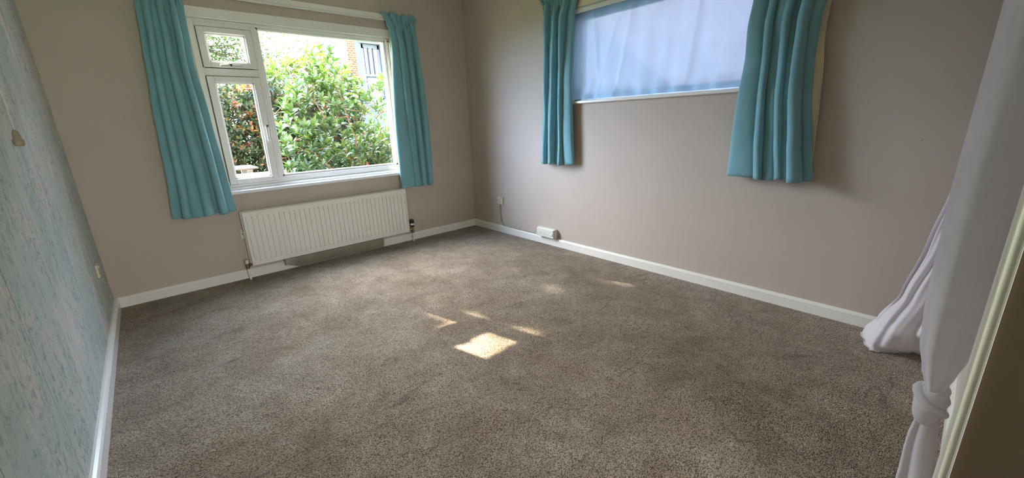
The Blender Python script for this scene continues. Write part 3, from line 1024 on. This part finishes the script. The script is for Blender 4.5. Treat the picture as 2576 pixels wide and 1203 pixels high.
# knot: a fat wrapped band with diagonal creases
rows = []
for i in range(25):
    t = i / 24
    row = []
    for j in range(65):
        th = 2 * PI * j / 64
        tilt = 0.020 * math.sin(th + 2.2)
        prof_ = 0.030 + 0.020 * math.sin(PI * t) ** 0.6
        cre = 0.0016 * math.sin(9 * (t + 0.13 * th) * 2.0) + 0.0015 * math.sin(23 * t + 3 * th)
        r_ = prof_ + cre
        row.append((kx + r_ * 1.0 * math.cos(th), ky + r_ * 0.92 * math.sin(th), 0.375 + 0.140 * t + tilt))
    rows.append(row)
b = MB().grid(rows)
# overlapping strand across the knot
pts = []
for k_ in range(15):
    t = k_ / 14
    th = PI * (0.30 + 1.35 * t)
    rr_ = 0.043 - 0.016 * smooth(0.8, 1, t)
    pts.append((kx + rr_ * math.cos(th), ky + rr_ * 0.95 * math.sin(th), 0.502 - 0.105 * t))
b.tube(pts, [0.004, 0.010] + [0.016] * 10 + [0.014, 0.009, 0.004], 14)
b.build('knot', 'white_voile', fc)

# far voile with its hem kicked out on the carpet
bc = empty('voile_curtain', (-0.3, -4.85, 0.0), 'white voile curtain in the far right corner, hem spread over the carpet', 'voile curtain', 'white voile curtains at the right')
# rows: z, list of control points left edge -> right edge (x, y)
ctl = [
    (2.598, [(-0.30, -4.960), (-0.36, -4.975), (-0.42, -5.000), (-0.50, -5.010), (-0.62, -5.015)], 0.030),
    (1.90, [(-0.27, -4.930), (-0.34, -4.955), (-0.42, -4.985), (-0.50, -5.000), (-0.62, -5.010)], 0.028),
    (1.08, [(-0.25, -4.886), (-0.33, -4.915), (-0.41, -4.955), (-0.50, -4.985), (-0.62, -5.010)], 0.024),
    (0.72, [(-0.25, -4.842), (-0.33, -4.870), (-0.41, -4.920), (-0.50, -4.970), (-0.62, -5.010)], 0.020),
    (0.38, [(-0.22, -4.784), (-0.27, -4.805), (-0.33, -4.860), (-0.36, -4.940), (-0.38, -5.020)], 0.012),
    (0.17, [(-0.17, -4.700), (-0.30, -4.735), (-0.37, -4.800), (-0.33, -4.910), (-0.32, -5.020)], 0.010),
    (0.05, [(-0.12, -4.645), (-0.33, -4.700), (-0.36, -4.785), (-0.27, -4.920), (-0.28, -5.020)], 0.006),
    (0.006, [(-0.11, -4.636), (-0.335, -4.708), (-0.31, -4.800), (-0.20, -4.925), (-0.22, -5.020)], 0.003),
]
rows = []
NR, NC = 80, 90
for i in range(NR + 1):
    t = i / NR
    z = 2.598 + (0.006 - 2.598) * (1 - (1 - t) ** 1.6)
    tab = [(c_[0], *[q for p in c_[1] for q in p], c_[2]) for c_ in ctl]
    vals = interp(tab, z)
    P = [(vals[2 * k_], vals[2 * k_ + 1]) for k_ in range(5)]
    fd = vals[10]
    row = []
    for j in range(NC + 1):
        u_ = j / NC * 4
        k_ = min(3, int(u_)); f_ = u_ - k_
        p0, p1, p2, p3 = P[max(k_ - 1, 0)], P[k_], P[k_ + 1], P[min(k_ + 2, 4)]
        cr_ = lambda a, b_, c_, d_: 0.5 * ((2 * b_) + (c_ - a) * f_ + (2 * a - 5 * b_ + 4 * c_ - d_) * f_ * f_ + (3 * b_ - a - 3 * c_ + d_) * f_ ** 3)
        x = cr_(p0[0], p1[0], p2[0], p3[0]); y = cr_(p0[1], p1[1], p2[1], p3[1])
        wv = math.sin(u_ * 6.3 + z * 1.5) + 0.5 * math.sin(u_ * 11 - z * 2)
        edge = smooth(0, 0.25, u_)
        x -= fd * wv * edge; y += fd * 0.3 * wv * edge
        zz = z
        if z > 0.02:
            x -= 0.035 * math.exp(-((z - 0.20 - 0.03 * math.sin(u_ * 2)) / 0.05) ** 2) * edge   # cloth sags and folds above the floor
        row.append((x, y, zz))
    rows.append(row)
# hem lying flat
hem = rows[-1]
for s_ in (0.012, 0.02):
    rows.append([(x - s_, y + s_ * 0.3 + 0.004 * math.sin(j * 0.5), 0.004 + 0.003 * (1 + math.sin(j * 0.7))) for j, (x, y, z) in enumerate(hem)])
MB().grid(rows).build('drape', 'white_voile', bc, solid=0.0015)

# ------------------------------------------------------------------ outdoors
GZ = -0.35
b = MB()
b.box((-30, 0.32, GZ - 0.2), (40, 60, GZ)); b.box((0.32, -30, GZ - 0.2), (40, 0.32, GZ)); b.box((-30, -30, GZ - 0.2), (0.32, -9.1, GZ))
tag(b.build('garden_lawn', 'grass'), 'rough green lawn outside the windows', 'lawn', kind='structure')


def leaf(b, base, d, up, L, Wd, tone, droop=0.15):
    """folded pointed leaf of eight vertices"""
    d = d.normalized()
    side = d.cross(up)
    if side.length < 1e-3: side = d.orthogonal()
    side.normalize(); nn = side.cross(d).normalized()
    p = base
    c1 = p + d * L * 0.35 + nn * (L * 0.03); c2 = p + d * L * 0.7 - nn * (droop * L * 0.35); tip = p + d * L - nn * (droop * L)
    s1, s2 = side * Wd * 0.5, side * Wd * 0.40
    lift = nn * (Wd * 0.16)
    vs = [p, c1, c2, tip, c1 + s1 + lift, c1 - s1 + lift, c2 + s2 + lift, c2 - s2 + lift]
    b.add(vs, [(0, 4, 1), (0, 1, 5), (1, 4, 6, 2), (1, 2, 7, 5), (2, 6, 3), (2, 3, 7)], 0, True)
    b.tone += [tone] * 8


def rdir(rg, zmin=-1.0):
    while True:
        v_ = Vector((rg.uniform(-1, 1), rg.uniform(-1, 1), rg.uniform(zmin, 1)))
        if 0.05 < v_.length < 1: return v_.normalized()


def rosette(b, rg, tip, axis, n, L, W_, tones, droop=0.15, spread=0.95):
    a = axis.orthogonal().normalized(); c_ = axis.cross(a)
    for k_ in range(n):
        th = k_ * 2.4 + rg.uniform(-.3, .3)
        el = spread * (0.35 + 0.65 * k_ / n) + rg.uniform(-.12, .12)
        d = axis * math.cos(el * 1.35) + (a * math.cos(th) + c_ * math.sin(th)) * math.sin(el * 1.35)
        leaf(b, tip - axis * 0.012 * k_, d, axis, L * rg.uniform(.7, 1.1), W_ * rg.uniform(.8, 1.15), min(1, max(0, rg.gauss(*tones))), droop)


def branch(b, p, q, r0, r1, rg, n=5, bow=0.08):
    p = Vector(p); q = Vector(q)
    off = rdir(rg) * (q - p).length * bow
    pts = []
    for i in range(n + 1):
        t = i / n
        pts.append(p.lerp(q, t) + off * math.sin(PI * t))
    b.tube(pts, [r0 + (r1 - r0) * i / n for i in range(n + 1)], 6, 0, False)
    return pts


# large leaved laurel close to the glass
rg = random.Random(12)
sh = empty('laurel_bush', (-0.95, 1.9, GZ), 'tall large leaved green bush close outside the wide window', 'bush')
fb = MB(); fb.tone = []; bb = MB()
trunks = [((-0.85, 1.8, GZ), (-0.95, 1.8, 0.75)), ((-0.62, 1.75, GZ), (-0.70, 1.75, 0.8)), ((-1.0, 1.85, GZ), (-1.25, 1.8, 0.7))]
forks = []
for p, q in trunks:
    branch(bb, p, q, 0.03, 0.024, rg, 4, 0.03)
    forks.append(Vector(q))
mains = [(forks[0], (-0.98, 1.75, 1.35)), (forks[0], (-0.72, 1.8, 1.25)), (forks[0], (-1.15, 1.9, 1.25)), (forks[1], (-0.45, 1.8, 1.4)), (forks[2], (-1.6, 1.8, 1.1)), (forks[2], (-1.5, 1.9, 0.75))]
nodes = []
for p, q in mains:
    pts = branch(bb, p, q, 0.021, 0.013, rg, 6, 0.06)
    nodes += pts[2:]
n2 = []
for q in [(-1.1, 1.75, 1.9), (-0.85, 1.8, 1.75), (-1.4, 1.8, 1.65), (-0.55, 1.85, 1.65), (-0.35, 1.8, 1.85), (-1.75, 1.85, 1.45), (-1.2, 1.8, 2.25), (-1.3, 1.85, 2.5), (-1.55, 1.9, 2.0), (-0.3, 1.8, 1.2)]:
    qv = Vector(q)
    src = min(nodes + n2, key=lambda v_: (v_ - qv).length)
    pts = branch(bb, src, qv, 0.012, 0.006, rg, 5, 0.07)
    n2 += pts[1:]
allp = nodes + n2
tips = []
for _ in range(480):
    # silhouette in x-z: a peak at left centre, a lower shoulder at the right
    x = rg.uniform(-2.05, -0.15)
    top = 2.62 - 1.15 * abs(x + 1.30) ** 1.1 if x < -0.75 else 2.05 + 0.30 * math.exp(-((x + 0.38) / 0.28) ** 2)
    if x < -1.55: top = min(top, 2.3 - 1.1 * abs(x + 1.55))
    z = rg.uniform(0.55, max(0.7, top))
    if x > -0.78 and z > 1.35 and rg.random() < 0.55: continue
    tips.append(Vector((x, 1.8 + rg.uniform(-0.30, 0.45), z)))
for x, z in ((-1.32, 2.66), (-1.2, 2.62), (-1.42, 2.58), (-1.1, 2.5), (-1.25, 2.45), (-0.98, 2.4), (-1.45, 2.4), (-0.85, 2.2), (-1.15, 2.3)):
    tips.append(Vector((x, 1.8 + rg.uniform(-.1, .1), z)))
tips.sort(key=lambda v_: v_.z)
for tp_ in tips:
    src = min(allp, key=lambda v_: (v_ - tp_).length + (0.25 if v_.z > tp_.z else 0))
    if (src - tp_).length > 0.02:
        branch(bb, src, tp_, 0.0045, 0.0028, rg, 3, 0.12)
    ax = ((tp_ - src).normalized() * 0.6 + Vector((0, -0.15, 0.75))).normalized()
    if rg.random() < 0.5: allp.append(tp_)
    rosette(fb, rg, tp_, ax, rg.randint(5, 8), 0.148, 0.056, (0.46 + 0.12 * (tp_.z - 1.4), 0.20), 0.2)
leaf(fb, Vector((-1.02, 1.35, 1.0)), Vector((0.05, -0.1, -1)), Vector((0, -1, 0)), 0.19, 0.05, 1.0, 0.05)
fb.build('foliage', 'laurel_leaf', sh)
o = bb.build('branch_work', 'bark', sh); o['label'] = 'thin tan branching stems'

# photinia hedge
def bush(name, label, cx, cy, rx, ry, z0, z1, n, L, W_, mat, tones, seed, bark='dark_bark', nleaf=(4, 6), shape=None, cat='bush', mix2=None, group=None):
    rg = random.Random(seed)
    o = empty(name, (cx, cy, GZ), label, cat, group)
    fb = MB(); fb.tone = []; bb = MB(); fb2 = MB(); fb2.tone = []
    hubs = []
    for k_ in range(6):
        q = Vector((cx + rg.uniform(-.6, .6) * rx, cy + rg.uniform(-.4, .4) * ry, z0 + (z1 - z0) * rg.uniform(.25, .6)))
        pts = branch(bb, (cx + rg.uniform(-.3, .3) * rx, cy, GZ), q, 0.03, 0.015, rg, 5, 0.08)
        hubs += pts[2:]
    for k_ in range(18):
        q = Vector((cx + rg.uniform(-.85, .85) * rx, cy + rg.uniform(-.7, .7) * ry, z0 + (z1 - z0) * rg.uniform(.3, .88)))
        src = min(hubs, key=lambda v_: (v_ - q).length)
        hubs += branch(bb, src, q, 0.012, 0.006, rg, 4, 0.1)[1:]
    for _ in range(n):
        for _t in range(20):
            x, y, z = rg.uniform(-1, 1), rg.uniform(-1, 1), rg.uniform(0, 1)
            if shape:
                ok = shape(cx + x * rx, z0 + z * (z1 - z0), rg)
            else:
                ok = x * x + y * y + max(0, z - 0.5) ** 2 * 3.4 < 1
            if ok: break
        p = Vector((cx + x * rx, cy + y * ry, z0 + z * (z1 - z0)))
        ax = (Vector((x * 0.5, y * 0.5 - 0.45, 0.8)) + rdir(rg) * 0.4).normalized()
        if _ % 6 == 0:
            src = min(hubs, key=lambda v_: (v_ - p).length)
            branch(bb, src, p, 0.004, 0.0025, rg, 2, 0.1)
        tgt = fb
        if mix2 and mix2[1](p, rg): tgt = fb2
        rosette(tgt, rg, p, ax, rg.randint(*nleaf), L, W_, tones if tgt is fb else (0.5, 0.3), 0.12)
    fb.build('foliage', mat, o)
    if mix2 and fb2.v:
        f2 = fb2.build('young_leaves', mix2[0], o); f2['label'] = 'glowing orange and yellow young leaves'
    bb.build('branch_work', bark, o)
    return o


bush('photinia_hedge', 'dense hedge of small green and reddish leaves beyond the casement', -1.9, 3.75, 1.75, 0.50, 0.0, 2.46, 6500, 0.110, 0.042, 'photinia_leaf', (0.42, 0.26), 4,
     shape=lambda x, z, r: z > 0.25 and z < 2.46 - 0.25 * r.random() - 0.06 * math.sin(x * 7), cat='hedge',
     mix2=('orange_leaf', lambda p, r: (abs(p.x + 2.05) < 0.32 and abs(p.z - 1.62) < 0.42 and p.y < 3.75 and r.random() < 0.22) or (abs(p.x + 2.05) < 0.12 and abs(p.z - 2.2) < 0.06)))
bush('lime_bush', 'bright yellow green bush behind the hedge', -0.15, 6.6, 1.05, 0.5, 1.2, 3.75, 1300, 0.13, 0.06, 'lime_leaf', (0.4, 0.25), 8,
     shape=lambda x, z, r: z < 3.12 + 0.40 * math.exp(-((x - 0.0) / 0.35) ** 2) + 0.10 * math.sin(x * 9) - 0.25 * r.random())
bush('rust_bush', 'small rusty red bush in front of the yellow green one', -0.75, 5.2, 0.32, 0.2, 0.8, 2.78, 110, 0.10, 0.045, 'rust_leaf', (0.5, 0.3), 15, nleaf=(3, 5))
bush('green_shrub', 'mid green shrub between the hedge and the white house', 0.9, 4.6, 0.7, 0.5, 0.0, 1.75, 420, 0.12, 0.05, 'laurel_leaf', (0.55, 0.2), 18)
bush('laurel_hedge', 'low dark green bush against the bottom of the wide window', -0.55, 2.62, 1.1, 0.17, 0.0, 1.25, 560, 0.13, 0.045, 'laurel_leaf', (0.35, 0.2), 19)

# tall tree whose crown shades most of the window; a gap lets the sun through the fanlight
SD = SUN_DIR


def in_beam(p, x0, x1, z0, z1, pad=0.0):
    t = (p.y - 0.08) / SD.y
    x = p.x - SD.x * t; z = p.z - SD.z * t
    return x0 - pad < x < x1 + pad and z0 - pad < z < z1 + pad


rg = random.Random(31)
tr = empty('garden_tree', (-2.2, 8.3, GZ), 'tall leafy tree seen behind the fanlight and the hedge', 'tree')
bb = MB(); fb = MB(); fb.tone = []
trk = branch(bb, (-2.5, 8.6, GZ), (-2.4, 8.5, 4.2), 0.20, 0.13, rg, 6, 0.03)
limbs = []
for q in [(-3.8, 8.2, 7.9), (-3.0, 8.4, 8.6), (-4.4, 8.3, 8.4), (-1.6, 8.2, 4.9), (-3.2, 8.4, 4.2), (-2.0, 8.2, 3.5)]:
    src = min(trk, key=lambda v_: abs(v_.z - min(q[2] - 0.8, 4.2)))
    limbs += branch(bb, src, q, 0.08, 0.02, rg, 7, 0.07)[1:]
for k_ in range(90):
    q = Vector((rg.uniform(-4.9, -2.4), 8.3 + rg.uniform(-.6, .6), rg.uniform(7, 9.0))) if k_ % 2 else Vector((rg.uniform(-2.9, -0.9), 8.3 + rg.uniform(-.6, .6), rg.uniform(2.9, 4.2)))
    src = min(limbs, key=lambda v_: (v_ - q).length)
    if (src - q).length < 2.0:
        limbs_new = branch(bb, src, q, 0.018, 0.006, rg, 4, 0.1)
nl = 0
while nl < 6000:
    x = rg.uniform(-5.4, 0.7); z = rg.uniform(2.3, 9.8); y = 8.3 + rg.uniform(-.8, .8)
    # outline of the crown
    e1 = ((x + 3.65) / 1.75) ** 2 + ((z - 8.0) / 1.5) ** 2 < 1
    low = False
    thin = False
    if not (e1 or low or (thin and rg.random() < 0.12)): continue
    if low and not thin and z > 3.1 and rg.random() < 0.22 + 0.3 * (math.sin(x * 9) * math.sin(z * 8) > 0.1): continue
    p = Vector((x, y, z))
    if in_beam(p, -2.97, -2.60, 2.10, 2.42, 0.14) : continue
    gap = False
    for gx0, gx1, gz0, gz1, pr in ((-2.76, -2.38, 1.78, 1.97, .92), (-2.94, -2.80, 1.80, 1.96, .9), (-2.95, -2.84, 1.08, 1.42, .85), (-1.48, -1.16, 1.64, 1.86, .75), (-1.75, -1.45, 1.92, 2.15, .7), (-1.42, -1.14, 2.1, 2.45, .75), (-2.50, -2.36, 2.2, 2.5, .8)):
        if in_beam(p, gx0, gx1, gz0, gz1) and rg.random() < pr: gap = True
    if gap: continue
    s_ = 0.17 if e1 and not low else 0.085
    leaf(fb, p, rdir(rg), rdir(rg), s_ * rg.uniform(.8, 1.3), s_ * 0.6, min(1, max(0, rg.gauss(0.45, 0.25))), 0.1)
    nl += 1
nl = 0
while nl < 8500:      # lower boughs seen through the fanlight, thinning out to the right
    x = rg.uniform(-3.1, 0.5); z = rg.uniform(2.1, 4.6); y = 8.3 + rg.uniform(-.7, .7)
    if x > -0.70:
        dns = 0.95 if z < 3.15 + 0.15 * math.sin(x * 9) + (0.25 if x < -0.3 else 0) else (0.30 * (1.0 if math.sin(x * 13 + z * 5) + math.sin(z * 11 - x * 4) > 0.3 else 0.12))
        if x > -0.1: dns *= 0.5
    else:
        dns = 0.9 if math.sin(x * 12 + 2 * math.sin(z * 7)) + math.sin(z * 15 + x * 3) > -1.15 else 0.12
        if x > -1.25 and z > 3.2: dns *= 0.6
    if rg.random() > dns: continue
    leaf(fb, Vector((x, y, z)), rdir(rg), rdir(rg), rg.uniform(.06, .11), 0.05, min(1, max(0, rg.gauss(0.6, 0.25))), 0.1)
    nl += 1
fb.build('foliage', 'tree_leaf', tr)
bb.build('trunk', 'dark_bark', tr)

# neighbouring house
hs = empty('neighbour_house', (5, 9.5, GZ), 'pale blue rendered house with brick corner beyond the garden', 'house')
b = MB()
wx0, wx1, wz0, wz1 = 2.42, 3.10, 2.35, 4.12
hy = 9.0
b.box((2.20, hy, GZ), (wx0, hy + 0.3, 6.5)); b.box((wx1, hy, GZ), (9, hy + 0.3, 6.5))
b.box((wx0, hy, GZ), (wx1, hy + 0.3, wz0)); b.box((wx0, hy, wz1), (wx1, hy + 0.3, 6.5))
b.box((1.95, hy + 0.3, GZ), (9, 14, 6.5))
b.build('wall', 'render_blue', hs)
b = MB().box((1.94, hy - 0.03, GZ), (2.20, hy + 0.31, 4.28))
o = b.build('corner_quoin', 'brick', hs); o['label'] = 'orange brick corner'
MB().box((wx0 - 0.05, hy - 0.06, wz1), (wx1 + 0.08, hy + 0.02, wz1 + 0.07)).build('window_hood', 'house_frame', hs)
MB().box((wx0 - 0.06, hy - 0.10, wz0 - 0.07), (wx1 + 0.06, hy + 0.1, wz0)).build('window_ledge', 'house_frame', hs)
b = MB()
gy = hy + 0.16
b.box((wx0, gy, wz0), (wx0 + 0.13, gy + 0.06, wz1)); b.box((wx1 - 0.06, gy, wz0), (wx1, gy + 0.06, wz1))
b.box((wx0, gy, wz1 - 0.12), (wx1, gy + 0.06, wz1)); b.box((wx0, gy, wz0), (wx1, gy + 0.06, wz0 + 0.08))
b.box((wx0, gy - 0.01, 3.12), (wx1, gy + 0.06, 3.20))
bars = MB()
for k_ in (1, 2):
    xx = wx0 + 0.13 + (wx1 - wx0 - 0.19) * k_ / 3
    bars.box((xx - 0.018, gy, 3.16), (xx + 0.018, gy + 0.05, wz1 - 0.1))
wf = b.build('sash_window', 'house_frame', hs)
bars.box((wx0 + 0.13, gy - 0.012, 3.10), (wx1 - 0.06, gy + 0.05, 3.135)).box((wx0 + 0.13, gy, 2.4), (wx0 + 0.16, gy + 0.05, wz1 - 0.1))
bars.build('glazing_bars', 'house_bar', wf)
MB().box((wx0 + 0.1, gy + 0.03, wz0 + 0.05), (wx1 - 0.05, gy + 0.04, wz1 - 0.1)).build('pane', 'house_glass', wf)

# slatted bench and low pink coping outside the casement
bn = empty('garden_bench', (-2.7, 1.5, GZ), 'weathered slatted bench top seen at the bottom of the casement', 'bench')
b = MB()
for k_ in range(4):
    y = 1.25 + 0.14 * k_
    b.box((-3.7, y, 1.03), (-2.50, y + 0.10, 1.055), bev=0.006)
b.build('seat', 'bench_wood', bn)
for x in (-3.6, -2.6):
    for y in (1.28, 1.72):
        MB().box((x - 0.03, y - 0.03, GZ), (x + 0.03, y + 0.03, 1.029)).build('leg', 'bench_wood', bn)
b = MB().box((-4.2, 0.75, GZ), (-2.42, 0.95, 0.985), bev=0.008)
b.box((-4.2, 0.73, 0.986), (-2.40, 0.97, 1.01), bev=0.008)
tag(b.build('garden_wall', 'pink_wall', origin=(-3.3, 0.85, GZ)), 'low pinkish garden wall just outside the casement', 'garden wall')

# neighbour's side wall beyond the veiled window
sw = empty('boundary_house', (2.8, -3, GZ), 'pale house side wall dimly seen through the net', 'house')
MB().box((1.9, -9, GZ), (2.8, 2.6, 7.0)).build('wall', 'side_render', sw)
MB().box((0.32, 2.0, GZ), (1.9, 2.25, 5.0)).build('sky_block_wall', 'side_render', sw)  # unseen wall, added to keep bright sky off the net
MB().box((1.6, -9.2, 7.0), (3.0, 2.8, 7.2)).build('eaves', 'house_frame', sw)

# portals for the openings
portal('portal_back', ((WX0 + WX1) / 2, 0.29, 1.78), (-PI / 2, 0, 0), WX1 - WX0, 1.7)
portal('portal_right', (0.29, (VY0 + VY1) / 2, 2.14), (0, PI / 2, 0), 0.95, VY1 - VY0)
portal('portal_passage', ((FILL_OPENING[0] + FILL_OPENING[1]) / 2, -8.09, (FILL_OPENING[2] + FILL_OPENING[3]) / 2), (PI / 2, 0, 0), FILL_OPENING[1] - FILL_OPENING[0], FILL_OPENING[3] - FILL_OPENING[2])

for o in COL.objects:
    if '_o' in o: del o['_o']
